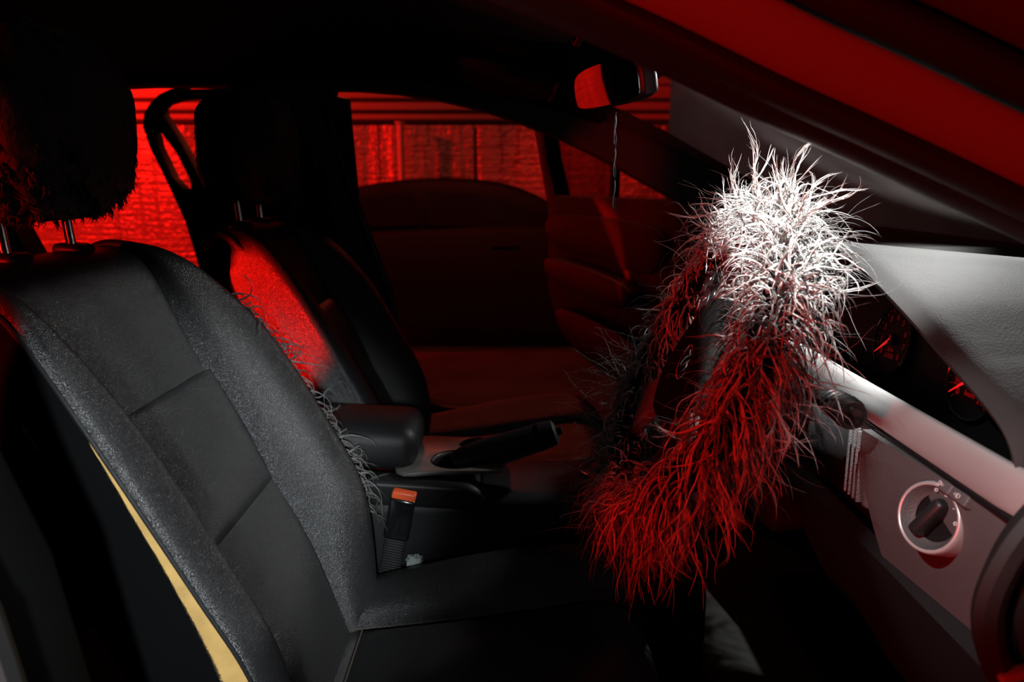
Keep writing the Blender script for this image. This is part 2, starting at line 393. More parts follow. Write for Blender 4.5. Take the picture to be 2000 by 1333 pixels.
# far side: A-pillar and roof rail, B-pillar, C-pillar
to_far = lambda a, b, d: (a, 2.06 + d, b)
lower = [(-1.95, 1.17), (-1.35, 1.205), (-.95, 1.222), (-.70, 1.221), (-.462, 1.212), (-.402, 1.211), (-.30, 1.203), (-.2, 1.188), (-.1, 1.166), (0, 1.136), (.136, 1.084), (.25, 1.030), (.371, .964), (.55, .87), (.75, .76)]
upper = [(.98, .80), (.80, .895), (.616, .991), (.50, 1.052), (.392, 1.11), (.30, 1.152), (.2, 1.195), (.08, 1.235), (-.2, 1.285), (-.8, 1.30), (-1.95, 1.25)]
tag(obj('trim_2', plate(lower + upper, [], .10, to_far, .008), 'pillar_trim'), kind='structure')
bp_poly = [(-.745, 1.24), (-.45, 1.24), (-.462, 1.205), (-.478, 1.162), (-.468, 1.10), (-.445, 1.02), (-.414, .917), (-.374, .80), (-.338, .695), (-.318, .57), (-.303, .463), (-.285, .41), (-.247, .373), (-.19, .355), (.0, .345), (.0, .10), (-.70, .10), (-.62, .5), (-.585, .80), (-.575, .90), (-.60, .99), (-.66, 1.09), (-.72, 1.18)]
bpil = tag(obj('trim_3', plate(bp_poly, [], .09, lambda a, b, d: (a, 2.055 + d, b), .012), 'pillar_trim'), kind='structure')
obj('rubber_seal', tube([(p[0] + .004, 2.055, p[1]) for p in bp_poly[2:15]], .011, 8), 'rubber', bpil)
obj('belt_anchor', rbox((-.52, 2.045, 1.02), (.035, .03, .10), .01), 'plastic', bpil)
obj('belt_strap', thick(grid(lambda u, v: (-.53 + .045*u + .09*v, 2.035 - .06*v, 1.02 - .62*v), 4, 10), .002), 'side_cloth', bpil)
cp = [(-1.30, 1.24), (-1.28, 1.0), (-1.325, .86), (-1.29, .78), (-1.22, .66), (-1.1, .5), (-1.0, .3), (-2.0, .3), (-2.0, 1.2)]
tag(obj('trim_4', plate(cp, [], .09, lambda a, b, d: (a, 2.06 + d, b), .01), 'pillar_trim'), kind='structure')
rs = thing('rear_bench', 'dark rear bench seat behind the two front seats', 'seat', (-1.25, 1.32, .05))
obj('cushion', rbox((-1.12, 1.32, .26), (.5, 1.3, .26), .06), 'leather_flat', rs)
obj('backrest', rbox((-1.48, 1.32, .52), (.18, 1.3, .62), .06, Matrix.Rotation(R(-18), 3, 'Y')), 'leather_flat', rs)

# near A-pillar: longitudinal profile (trim, seal, flange, outer skin) swept along the pillar and roof rail
path = [(.98, .655), (.78, .748), (.6, .828), (.345, .941), (.237, .988), (.167, 1.017), (.089, 1.052), (.0, 1.088), (-.1, 1.122), (-.25, 1.158), (-.5, 1.186), (-.9, 1.19), (-1.6, 1.14)]
def sweep_profile(prof, n=70):
    def fn(u, v):
        t = v*(len(path) - 1); p = cr(path, t); q = cr(path, min(len(path) - 1, t + .05)); q0 = cr(path, max(0, t - .05))
        tx, tz = q[0] - q0[0], q[1] - q0[1]; l = math.hypot(tx, tz); tx /= l; tz /= l
        nx, nz = tz, -tx                      # perpendicular, upward for a path running rearwards
        if nz < 0: nx, nz = -nx, -nz
        a, y = prof[round(u*(len(prof) - 1))]
        return (p[0] + nx*a, y, p[1] + nz*a)
    return grid(fn, len(prof), n)
def fine(pr, k=4): return [cr(pr, i/k) for i in range((len(pr) - 1)*k + 1)]
pa = tag(obj('trim_1', thick(sweep_profile(fine([(.05, .60), (.03, .60), (.013, .588), (.009, .575), (.012, .562), (.018, .552), (.026, .546)])), .006), 'plastic'), kind='structure')
obj('rubber_seal', sweep_profile(fine([(.018, .560), (.016, .545), (.019, .534), (.026, .528), (.032, .533), (.034, .548), (.034, .560)])), 'rubber', pa)
obj('door_flange', thick(sweep_profile(fine([(.030, .556), (.032, .542), (.038, .527), (.046, .516), (.055, .509), (.062, .506), (.066, .508), (.066, .520)], 3)), .004), 'paint', pa)
obj('outer_seal', sweep_profile(fine([(.064, .55), (.068, .525), (.075, .508), (.085, .502), (.095, .506), (.102, .525), (.104, .55)])), 'rubber', pa)
obj('outer_skin', thick(sweep_profile(fine([(.098, .548), (.102, .520), (.107, .502), (.120, .490), (.145, .489), (.172, .51), (.20, .56)], 3)), .004), 'paint_shaded', pa)
# door aperture below the pillar: seal curve and painted body edge at the end of the dashboard
apert = [(a_ + .02, b_) for a_, b_ in [(.52, .845), (.44, .80), (.385, .77), (.352, .735), (.335, .70), (.330, .665), (.342, .625), (.375, .57), (.41, .48), (.43, .35), (.42, .15), (.36, .03)]]
ap = [cr(apert, i*.25) for i in range(4*(len(apert) - 1) + 1)]
fo = tag(obj('trim_5', plate([(a, b) for a, b in ap] + [(.36, -.1), (1.0, -.1), (1.0, .70), (.78, .79), (.6, .86)], [], .035, lambda a, b, d: (a + .01, .515 + d, b), .012), 'plastic'), kind='structure')
obj('rubber_seal', tube([(a, .512, b) for a, b in ap], .011, 8), 'rubber', fo)
ap2 = [(a + .045 + .02*math.sin(i*.12), b - .012) for i, (a, b) in enumerate(ap)]
obj('body_edge', plate(ap2 + [(.5, -.1), (1.2, -.1), (1.2, .62)], [], .03, lambda a, b, d: (a, .455 + d, b), .010), 'paint', fo)
obj('body_bead', tube([(a, .452, b) for a, b in ap2], .008, 8), 'paint', fo)
obj('hinge_bolt', rbox((.372, .503, .625), (.03, .012, .008), .003, Matrix.Rotation(R(-15), 3, 'Y')), 'paint', fo)
# near B-pillar, mirror of the far one
bn = tag(obj('trim_6', plate([(a - .02, b) for a, b in bp_poly], [], .09, lambda a, b, d: (a, .47 + d, b), .012), 'hub_black'), kind='structure')
obj('rubber_seal', tube([(p[0] - .016, .465, p[1]) for p in bp_poly[2:15]], .012, 8), 'rubber', bn)
obj('painted_edge', plate([(a - .055, b) for a, b in bp_poly], [], .03, lambda a, b, d: (a, .425 + d, b), .01), 'paint_shaded', bn)

# windscreen (slab of glass bowed forward) and the header under the roof edge
def ws(u, v):
    y = .575 + 1.49*u; bow = .10*(1 - (2*u - 1)**2)
    return (.17 + .80*v + bow*(.6 + .4*v), y, 1.165 - .335*v + .04*(1 - (2*u - 1)**2)*(1 - v) - .02*v)
wsd = tag(obj('window_1', thick(grid(ws, 20, 14), .005), 'windscreen'), kind='structure')
obj('header_trim', thick(grid(lambda u, v: (.06 + .16*v + .09*(1 - (2*u - 1)**2), .56 + 1.5*u, 1.20 - .035*v + .04*(1 - (2*u - 1)**2)), 24, 6), .02), 'headliner', wsd)

# passenger door standing open on the far side
hx, hy = .5, 2.17; dl = math.hypot(.37, .85); ex, ey = -.37/dl, .85/dl
to_fd = lambda a, b, d: (hx + ex*a + ey*d, hy + ey*a - ex*d, b)
fd_out = [(0, .86), (.02, .93), (.15, .99), (.45, 1.14), (.62, 1.20), (.8, 1.235), (1.03, 1.235), (1.05, 1.20), (.95, .97), (.92, .905), (.905, .86), (.900, .577), (.85, .48), (.767, .417), (.62, .35), (.456, .32), (.05, .30), (0, .5)]
fd_hole = [(.12, .925), (.2, .985), (.47, 1.105), (.63, 1.165), (.8, 1.192), (.965, 1.192), (.92, 1.06), (.845, .925)]
d1 = tag(obj('door_1', plate(fd_out, [fd_hole], .07, to_fd, .006), 'door_panel'), kind='structure')
obj('armrest', plate(smooth_loop([(.25, .66), (.75, .70), (.82, .66), (.74, .615), (.3, .58)], 4), [], .06, lambda a, b, d: to_fd(a, b, -.06 + d), .012), 'plastic', d1)
obj('door_pocket', plate(smooth_loop([(.2, .48), (.7, .52), (.72, .44), (.5, .37), (.2, .36)], 4), [], .045, lambda a, b, d: to_fd(a, b, -.045 + d), .012), 'plastic', d1)
obj('insert_panel', plate(smooth_loop([(.15, .84), (.84, .85), (.84, .74), (.5, .72), (.18, .70)], 4), [], .02, lambda a, b, d: to_fd(a, b, -.015 + d), .006), 'leather_flat', d1)
obj('window_bar', plate([(.462, .91), (.487, .91), (.487, 1.13), (.462, 1.12)], [], .03, lambda a, b, d: to_fd(a, b, .02 + d), .004), 'rubber', d1)
obj('pane', plate([(.475, .92), (.475, 1.11), (.63, 1.166), (.8, 1.193), (.966, 1.193), (.92, 1.06), (.846, .92)], [], .004, lambda a, b, d: to_fd(a, b, .033 + d)), 'dusty_glass', d1)
obj('pane', plate([(.11, .92), (.2, .986), (.475, 1.11), (.475, .92)], [], .004, lambda a, b, d: to_fd(a, b, .033 + d)), 'clear_glass', d1)
obj('glowing_red_reflector', lathe([(0, -.010), (.008, -.009), (.0115, -.004), (.012, .004)], to_fd(.36, .748, 0), (-ey, ex, 0), 16), 'lens_red', d1)
# rear passenger door, ajar
a28 = R(28); rhx, rhy = -.44, 2.17
to_rd = lambda a, b, d: (rhx - math.cos(a28)*a + math.sin(a28)*d, rhy + math.sin(a28)*a + math.cos(a28)*d, b)
rd_out = [(.02, 1.20), (.2, 1.24), (.486, 1.25), (.62, 1.255), (.70, 1.248), (.75, 1.236), (.79, 1.215), (.82, 1.188), (.83, 1.15), (.808, 1.09), (.738, .975), (.671, .855), (.635, .745), (.609, .645), (.59, .5), (.58, .32), (.05, .30), (0, .9)]
rd_h1 = [(.07, .94), (.09, 1.17), (.2, 1.205), (.50, 1.222), (.66, 1.225), (.735, 1.215), (.758, 1.203), (.755, 1.185), (.70, 1.12), (.625, 1.01), (.59, .955)]
rd_h2 = [(.790, 1.150), (.802, 1.135), (.79, 1.085), (.735, .99), (.69, .955), (.652, .955), (.655, .985), (.705, 1.065)]
d2 = tag(obj('door_2', plate(rd_out, [rd_h1, rd_h2], .03, to_rd, .003), 'door_panel'), kind='structure')
obj('pane', plate([(a, b) for a, b in rd_h1], [], .004, lambda a, b, d: to_rd(a, b, .013 + d)), 'clear_glass', d2)
obj('pane', plate([(a, b) for a, b in rd_h2], [], .004, lambda a, b, d: to_rd(a, b, .013 + d)), 'clear_glass', d2)
obj('rubber_seal', tube([to_rd(a, b, -.004) for a, b in rd_out[3:14]], .010, 6), 'rubber', d2)

# sun visors under the roof lining
for nm, yc, lab in (('sun_visor', .93, 'dark sun visor folded up under the roof above the steering wheel'), ('sun_visor', 1.70, 'dark sun visor on the passenger side beyond the rear-view mirror')):
    v = thing(nm, lab, 'sun visor', (.0, yc, 1.16), 'sun visors')
    f = lambda s: smooth_loop([(-.09, -.19), (.06, -.19), (.085, -.1), (.085, .12), (.05, .2), (-.07, .19), (-.1, .1), (-.1, -.1)], 4)
    tilt = lambda a, b, d: (.0 + a, yc + b, 1.175 - .16*a + .0*b + d)
    obj('flap', plate(f(0), [], .018, tilt, .006), 'headliner', v)
    obj('pivot_arm', tube([(.09, yc - .17, 1.165), (.09, yc + .19, 1.165), (.075, yc + .215, 1.19)], .005, 8), 'plastic', v)

# ------------------------------------------------------------------ front seats
SP = [(-.245, .26), (-.275, .34), (-.315, .45), (-.36, .545), (-.44, .71), (-.495, .815), (-.526, .862), (-.558, .884), (-.60, .886), (-.635, .855)]
HW = [.215, .228, .246, .252, .247, .222, .205, .19, .18, .175]
BO = [.018, .044, .070, .072, .060, .034, .012, -.004, -.006, -.006]
SY = [.125, .128, .130, .130, .134, .150, .162, .166, .160, .155]
CP_ = [(-.345, .285), (-.25, .298), (-.10, .315), (.03, .335), (.13, .35), (.185, .335), (.205, .29), (.2, .21)]
CHW = [.22, .235, .25, .252, .248, .235, .225, .22]
CBO = [.02, .034, .046, .048, .040, .02, .008, .0]
def frame(P, s):
    p = cr(P, s); a = cr(P, s - .04); b = cr(P, s + .04); tx, tz = b[0] - a[0], b[1] - a[1]; l = math.hypot(tx, tz)
    return p, (tx/l, tz/l)
def make_seat(label, Yc, dx, dzc, torn):
    root = thing('car_seat', label, 'seat', (dx - .1, Yc, .05), 'front seats')
    def B(s, y, n):
        p, (tx, tz) = frame(SP, s); return Vector((dx + p[0] + tz*n, Yc + y, p[1] - tx*n))
    def Cq(s, y, n):
        p, (tx, tz) = frame(CP_, s); return Vector((dx + p[0] - tz*n, Yc + y, p[1] + dzc + tx*n))
    # backrest centre in three stitched panels
    for s0, s1, pf in ((.0, 3.0, .010), (3.0, 4.0, .010), (4.0, 8.9, .008)):
        def fn(u, v):
            s = s0 + (s1 - s0)*v; w = cr(SY, s); y = w*(2*u - 1)*.995
            e = (1 - abs(2*u - 1)**12)*(1 - abs(2*v - 1)**(16 if s1 < 5 else 40))
            n = -.007 + .004*e + pf*math.sin(math.pi*min(1, max(0, v)))*(1 - .6*(2*u - 1)**2)*e
            return B(s, y, n)
        obj('backrest_panel', thick(grid(fn, 34, 40), .008), 'leather', root, 60)
    for s_ in (3.0, 4.0):
        obj('stitching', tube([B(s_, cr(SY, s_)*(2*i/24 - 1), -.0085) for i in range(25)], .0011, 5), 'thread', root)
    dk = lambda s: 1 - .72*max(0, min(1, (s - 5.0)/2.6))
    def wrap(s, sg, q):
        b, hw, sy = cr(BO, s)*(1 if sg > 0 else .8), cr(HW, s) + (.008 if sg > 0 else 0), cr(SY, s); w = max(.012, hw - sy)
        P = [(sy + .001, -.010), (sy + .14*w, .35*b + .004), (sy + .52*w, b + .004), (hw - .010, b - .004), (hw, b - .034), (hw - .002, -.030), (hw - .012, -.072)]
        y, n = cr(P, q); return B(s, sg*y, n*dk(s) if n < 0 else n)
    for sg in (-1, 1):
        cut = 3.3 if (torn and sg < 0) else 6
        fn = lambda u, v: wrap(8.8*v, sg, cut*u)
        obj('backrest_bolster', thick(grid(fn, 40, 60), .006), 'leather', root, 60)
        obj('piping', tube([wrap(.1 + 6.7*i/50, sg, .12) for i in range(51)], .0016, 6), 'leather_flat', root)
        if cut < 6:
            gap = lambda s: .98*max(0, min(1, (4.3 - s)/2.7))**.95
            obj('piping', tube([wrap(8.4*i/70, sg, cut) + Vector((.0005, -.001, 0)) for i in range(71)], .0022, 6), 'leather_flat', root)
            def inward(s, q_, d_):
                p = wrap(s, sg, q_); c = (wrap(s, sg, 1.0) + wrap(s, sg, 6))/2; return p + (c - p).normalized()*d_
            fm = obj('foam', thick(grid(lambda u, v: inward(4.35*v, cut - .12 + (gap(4.35*v) + .2)*u, .0045 + .0006*math.sin(60*v)), 14, 90), .0015), 'foam', root, 60)
            rr = random.Random(11)
            obj('side_cover', thick(grid(lambda u, v: wrap(8.8*v, sg, (cut + gap(8.8*v) + .006*math.sin(310*v) + .004*math.sin(773*v))*(1 - u) + 6*u), 18, 240), .004), 'side_cloth', root, 60)
            ff = Fur(5)                                          # frayed threads and scorched fuzz along the tear
            for i in range(1300):
                s = min(rr.uniform(.0, 3.9), rr.uniform(.0, 4.6)); low = max(0, min(1, (2.5 - s)/1.0)); p = wrap(s, sg, cut + gap(s) - rr.uniform(0, .10)*low) + Vector((0, -.0006, 0))
                d = (wrap(s, sg, cut) - p).normalized() + Vector((rr.uniform(-.7, .7), rr.uniform(-.3, .05), rr.uniform(-.7, .7)))
                L = rr.uniform(.0010, .0028)*(1 + 2.6*low*rr.random()**2); dn = d.normalized()
                tn = rr.choice((.012, .02, .05)); ff.strand([tuple(p + dn*L*k/3 + Vector((0, -.0004*math.sin(k), 0))) for k in range(4)], .00025, (tn, tn*.62, tn*.28, 1))
            ff.build('frayed_edge', 'fur_dark', root)
            obj('belt_clip', rbox(wrap(4.25, sg, 4.6) + Vector((0, -.006, 0)), (.012, .012, .032), .002, Matrix.Rotation(R(-28), 3, 'Y')), 'plastic', root)
    # back shell closes the rear
    def back(u, v):
        s = 8.8*v; hw = cr(HW, s) - .012; y = hw*(2*u - 1); n = -.072 - .045*(1 - abs(2*u - 1)**3)*min(1, (9.2 - s)/2)
        return B(s, y, n*dk(s))
    obj('back_shell', thick(grid(back, 20, 34), -.004), 'side_cloth', root, 60)
    # cushion
    for s0, s1 in ((.0, 1.12), (1.12, 7.0)):
        def fn(u, v):
            s = s0 + (s1 - s0)*v; w = .128; y = w*(2*u - 1)
            e = (1 - abs(2*u - 1)**8)*(1 - abs(2*v - 1)**(6 if s1 < 2 else 16)); return Cq(s, y, -.010 + .014*e - .006*e*math.sin(3.14*v))
        obj('cushion_panel', thick(grid(fn, 22, 12 if s1 < 2 else 34), .008), 'leather', root, 60)
    obj('stitching', tube([Cq(1.12, .128*(2*i/16 - 1), -.0065) for i in range(17)], .0011, 5), 'thread', root)
    def cw(s, sg, q):
        b, hw = cr(CBO, s), cr(CHW, s); w = hw - .13
        P = [(.129, -.008), (.129 + .18*w, .3*b + .004), (.129 + .6*w, b), (hw - .012, b - .006), (hw, b - .03), (hw, -.05), (hw - .012, -.12)]
        y, n = cr(P, q); return Cq(s, sg*y, n)
    for sg in (-1, 1):
        obj('cushion_bolster', thick(grid(lambda u, v: cw(7*v, sg, 6*u), 34, 44), .006), 'leather', root, 60)
        obj('stitching', tube([cw(.2 + 5.8*i/40, sg, .1) for i in range(41)], .0010, 5), 'thread', root)
    obj('seat_base', rbox((dx - .07, Yc, .125 + dzc*.5), (.46, .40, .15), .02), 'plastic', root)
    for sg in (-1, 1):
        obj('seat_rail', rbox((dx - .07, Yc + sg*.17, .062), (.52, .04, .03), .006), 'silver_dull', root)
    # headrest on two posts with plastic guides
    hr = obj('headrest', grid_blob((dx - .588, Yc, 1.035), (.060, .125, .085), 0), 'leather_flat', root, 60)
    for i, yy in enumerate((-.068, .068)):
        base = B(7.55, yy, -.002); top = Vector((dx - .592, Yc + yy, .99))
        obj('headrest_post', tube([base + Vector((0, 0, -.02)), base + Vector((-.004, 0, .02)), top], .0062, 12), 'chrome', root)
        g = obj('post_guide', rbox(base + Vector((0, 0, .004)), (.036, .046, .016), .006, Matrix.Rotation(R(8), 3, 'Y')), 'plastic', root)
        obj('release_button', rbox(base + Vector((-.004, .026, .006)), (.018, .012, .010), .003), 'plastic_gloss', g)
    return root, wrap
def grid_blob(c, h, lump, seed=1, nu=48, nv=30, p=.62):
    ph = random.Random(seed); k = [ph.uniform(0, 6) for _ in range(6)]
    sp = lambda x: math.copysign(abs(x)**p, x)
    def fn(u, v):
        a = 2*math.pi*u; b = math.pi*(v*.998 + .001 - .5)
        l = 1 + lump*(.5*math.sin(7*a + k[0] + 1.2*math.sin(3*b + k[1])) + .35*math.sin(13*a + 4*b + k[2]) + .3*math.sin(9*b + 3*a + k[3]))
        return (c[0] + h[0]*l*sp(math.cos(a))*sp(math.cos(b)), c[1] + h[1]*l*sp(math.sin(a))*sp(math.cos(b)), c[2] + h[2]*l*sp(math.sin(b)))
    return grid(fn, nu, nv, True)
DY, PY = .955, 1.68
dseat, dwrap = make_seat('black leather front seat nearest the camera, torn along its side showing yellow foam', DY, 0, 0, True)
pseat, pwrap = make_seat('dark leather passenger seat beyond the armrest, its side lit red', PY, .02, .055, False)
pr = random.Random(8)
# ragged grey fringe that hangs over the far edge of the driver's backrest
fr = Fur(21)
for i in range(120):
    s_ = 4.9 - 3.2*((i + pr.random())/120); p = dwrap(s_, 1, 3.15); up = pr.random() < .22 and s_ > 3.7
    d = Vector((pr.uniform(.6, 1.1), pr.uniform(.1, .8), pr.uniform(.6, 1.2) if up else pr.uniform(-.1, .55)))
    tn = pr.uniform(.06, .26)
    fr.lock(p, d, pr.uniform(.040, .085) if not up else pr.uniform(.05, .085), 5, .0016, .0006, pr.uniform(.9, 2.0), (tn, tn*.96, tn*.93), 14, .7, .1, 1.6)
fr.build('fur_fringe', 'fur', dseat)
def fur_headrest(label, dx, Yc, seed, n):
    t = thing('headrest_cover', label, 'headrest cover', (dx - .585, Yc, .925), 'furry headrest covers')
    obj('cover_body', grid_blob((dx - .582, Yc, 1.046), (.086, .154 if n > 600 else .138, .112), .045, seed, 90, 44), 'fur_base', t, 60)
    f = Fur(seed); q = random.Random(seed)
    for i in range(n):
        a, b = q.uniform(0, 6.283), math.asin(q.uniform(-1, 1)); sp = lambda x: math.copysign(abs(x)**.62, x)
        nrm = Vector((math.cos(a)*math.cos(b)/.084, math.sin(a)*math.cos(b)/.152, math.sin(b)/.112)).normalized()
        p = Vector((dx - .582 + .083*sp(math.cos(a))*sp(math.cos(b)), Yc + (.151 if n > 600 else .136)*sp(math.sin(a))*sp(math.cos(b)), 1.046 + .111*sp(math.sin(b))))
        tn = q.choice((.005, .008, .014, .03)); f.lock(p, nrm*.55 + Vector((q.uniform(-.5, .5), q.uniform(-.5, .5), -.7 + q.uniform(-.3, .3))), q.uniform(.010, .020), 4, .0026, .0009, 2.4, (tn, tn*.85, tn*.85), 6, .5, 0, 1.2)
    f.build('fur_pile', 'fur_dark', t)
fur_headrest('dark furry headrest cover on the near seat, glinting red', 0, DY, 31, 900)
fur_headrest('black furry headrest cover on the passenger seat', .025, PY, 37, 420)

# ------------------------------------------------------------------ dashboard
db = thing('dashboard', 'grey moulded dashboard with instrument hood and silver strip before the wheel', 'dashboard', (.55, 1.32, .05))
AR = [(1.36, .70), (1.31, .78), (1.21, .852), (1.09, .895), (.99, .902), (.925, .886), (.82, .853), (.723, .818), (.653, .791), (.622, .772), (.606, .748), (.606, .72)]
def hood(u, v):
    t = u*(len(AR) - 1); y, z = cr(AR, t); X = .418 + .417*v; lip = .0
    zb = .83; f = v**1.3
    zz = z + (max(z, zb) - z)*f*.75 - .035*v*max(0, (z - .85)/.05)
    if v < .06: k = 1 - v/.06; zz -= .010*k*k; X += .004*k; lip = 1
    yo = y + (.0 if y > .7 else -.06*f)
    return (X, yo, zz)
obj('instrument_hood', thick(grid(hood, 90, 34), .012), 'dash_soft', db, 70)
# sloping dash pad running to the windscreen and across to the passenger side
def pad(u, v):
    y = .56 + 1.50*v; X0 = .545 if y < 1.36 else .43; X = X0 + (.99 - X0)*u
    h = .80 + .05*u if y < 1.3 else .80 + .06*math.sin(min(1, u*1.6)*1.57)
    return (X, y, min(h, .86) - .09*max(0, 1 - u*8)*(1 if y > 1.36 else .0) - (.05*(1 - u) + .025 if y < 1.38 else 0))
obj('dash_pad', thick(grid(pad, 26, 40), .015), 'dash_soft', db, 60)
pd = obj('passenger_dash', rbox((.60, 1.70, .60), (.34, .70, .34), .06), 'plastic', db)
obj('glove_box', rbox((.44, 1.72, .54), (.04, .46, .17), .012), 'plastic', pd)
obj('vent', rbox((.435, 1.95, .72), (.03, .12, .07), .012), 'plastic_gloss', pd)
obj('centre_stack', rbox((.56, 1.37, .58), (.30, .22, .40), .03, Matrix.Rotation(R(-12), 3, 'Y')), 'plastic', db)
# silver strip below the instruments
def strip_sec(y): return [(.428, .7035), (.418, .7045), (.4145, .712), (.4165, .735), (.4195, .7435), (.4235, .7455), (.428, .7440), (.428, .7035)]
ys = [.572 + (1.30 - .572)*i/30 for i in range(31)]
V, F = [], []
for i, y in enumerate(ys):
    for (a, b) in strip_sec(y): V.append((a + .012*max(0, (.62 - y)/.05)**2, y, b))
for i in range(30):
    for k in range(8): F.append((i*8 + k, i*8 + (k + 1) % 8, (i + 1)*8 + (k + 1) % 8, (i + 1)*8 + k))
F += [tuple(range(8)), tuple(240 + k for k in range(8))]
st = obj('trim_strip', (V, F), 'silver', db, 50)
obj('strip_groove', rbox((.432, .935, .700), (.03, .73, .006), .001), 'plastic_gloss', db)
# grained panel under the strip, running away below to the knee bolster
def lowp(u, v):
    y = .585 + .265*u; z = .698 - .155*v
    X = .417 + .02*(1 - u) + .028*max(0, (v - .1))**1.5*1.6 + .02*max(0, (.12 - u)/.12)**2
    return (X, y, z)
obj('lower_panel', thick(grid(lowp, 24, 18), .012), 'dash_lower', db, 60)
obj('knee_bolster', thick(grid(lambda u, v: (.455 + .16*v, .585 + .72*u, .545 - .30*v), 8, 10), .02), 'plastic', db)
obj('column_surround', thick(grid(lambda u, v: (.445 + .05*v, .86 + .46*u, .70 - .165*v), 8, 8), .02), 'plastic', db)
# air vent beside the panel, upright louvres
vn = obj('air_vent', rbox((.432, .872, .648), (.03, .05, .10), .006), 'dash_lower', db)
for k in range(4): obj('louvre', rbox((.415, .855 + .011*k, .648), (.014, .0035, .085), .0012), 'dash_lower', vn)
# instruments
def arch_z(y):
    for i in range(len(AR)*10 - 10):
        if cr(AR, i*.1)[0] <= y: return cr(AR, i*.1)[1]
    return .72
ic = obj('instrument_panel', thick(grid(lambda u, v: (.508 + .012*v, .645 + .66*u, .68 + (max(.725, arch_z(.645 + .66*u) - .024) - .68)*v), 40, 6), .01), 'gauge_black', db)
GN = Vector((-1, 0, .16)).normalized(); GX = Vector((0, -1, 0)); GY = GX.cross(GN)*-1
if GY.z < 0: GY = -GY
def gauge(cy, cz, rad, nums, a0, a1, needle, unit, ux):
    o = Vector((.500, cy, cz))
    g = obj('gauge_face', lathe([(0, 0), (rad*.98, 0), (rad, .002)], o, GN, 48), 'gauge_black', ic)
    obj('gauge_ring', tube([o + GN*.003 + (GX*math.cos(6.2832*i/48) + GY*math.sin(6.2832*i/48))*rad*.98 for i in range(48)], .0009, 6, closed=True), 'plastic_gloss', g)
    for n in range(25):
        a = R(a0 + (a1 - a0)*n/24); d = GX*math.cos(a) + GY*math.sin(a); big = n % 2 == 0
        obj('tick', tube([o + GN*.0012 + d*rad*(.80 if big else .86), o + GN*.0012 + d*rad*.92], .0004, 4), 'red_print', g, 0)
    for s, f in nums:
        a = R(a0 + (a1 - a0)*f); p = o + GN*.0012 + (GX*math.cos(a) + GY*math.sin(a))*rad*.64
        text('numeral', s, rad*.24, p, GX, GY, 'red_print', g)
    text('unit_print', unit, rad*.2, o + GN*.0012 - GY*rad*.38 + GX*ux, GX, GY, 'red_print', g)
    a = R(a0 + (a1 - a0)*needle); d = GX*math.cos(a) + GY*math.sin(a)
    obj('needle', tube([o + GN*.005 - d*.002, o + GN*.005 + d*rad*.4, o + GN*.005 + d*rad*.86], [.0019, .0014, .0005], 6), 'needle', g)
    obj('needle_hub', lathe([(0, .0065), (.006, .006), (.0075, .002), (.0075, 0)], o, GN, 20), 'plastic_gloss', g)
gauge(.803, .770, .046, [('0', 0), ('20', 1/12), ('40', 2/12), ('60', 3/12), ('80', 4/12), ('100', 5/12), ('120', 6/12), ('140', 7/12), ('160', 8/12), ('180', 9/12), ('200', 10/12), ('220', 11/12), ('240', 1)], 222, -42, .02, 'km/h', 0)
gauge(.985, .776, .046, [(str(k), k/8) for k in range(9)], 222, -42, .02, 'rpm\nx1000', 0)
# headlamp dial with bar knob, and two push buttons
DN = Vector((-.9, -.33, .25)).normalized(); dc = Vector((.412, .7, .657))
dxv = DN.cross(Vector((0, 0, 1))).normalized(); dyv = dxv.cross(DN).normalized()*1
if dyv.z < 0: dyv = -dyv
if dxv.y > 0: dxv = -dxv
ls = obj('light_switch', lathe([(.0365, -.035), (.0357, .003), (.0348, .0072), (.0335, .0086), (.0322, .0086), (.0312, .0076)], dc, DN, 64), 'silver', db, 50)
obj('dial_face', lathe([(.0314, .0078), (.029, .004), (.0255, -.002), (.023, -.004)], dc, DN, 64), 'dash_lower', ls, 50)
obj('switch_well', lathe([(.0235, -.0035), (.0225, -.006), (.0, -.006)], dc, DN, 48), 'plastic_gloss', ls)
kb = Matrix((dxv, dyv, DN)).transposed()
ka = Matrix.Rotation(R(-28), 3, 'Z')
obj('bar_knob', rbox(dc + DN*.004, (.013, .046, .020), .005, kb @ ka), 'plastic', ls)
obj('pointer_mark', rbox(dc + DN*.0133 + (kb @ ka @ Vector((0, .014, 0))), (.0025, .007, .0006), .0002, kb @ ka), 'white_print', ls)
for ang, s in ((62, 'o'), (38, '='), (10, '-'), (-18, 'o')):
    a = R(ang + 30); text('switch_mark', s, .0075, dc + DN*.0062 + (dxv*math.cos(a) + dyv*math.sin(a))*.0285, dxv, dyv, 'white_print', ls)
for k, (yy, zz) in enumerate(((.695, .699), (.668, .699))):
    b = obj('fog_button', rbox((.4195, yy, .6905), (.012, .0255, .012), .002, Matrix.Rotation(R(30), 3, 'Y')), 'dash_lower', db)
    text('lamp_symbol', 'D=' if k == 0 else '=D', .007, (.4125, yy, .694), (0, -1, 0), (.5, 0, .87), 'white_print', b)

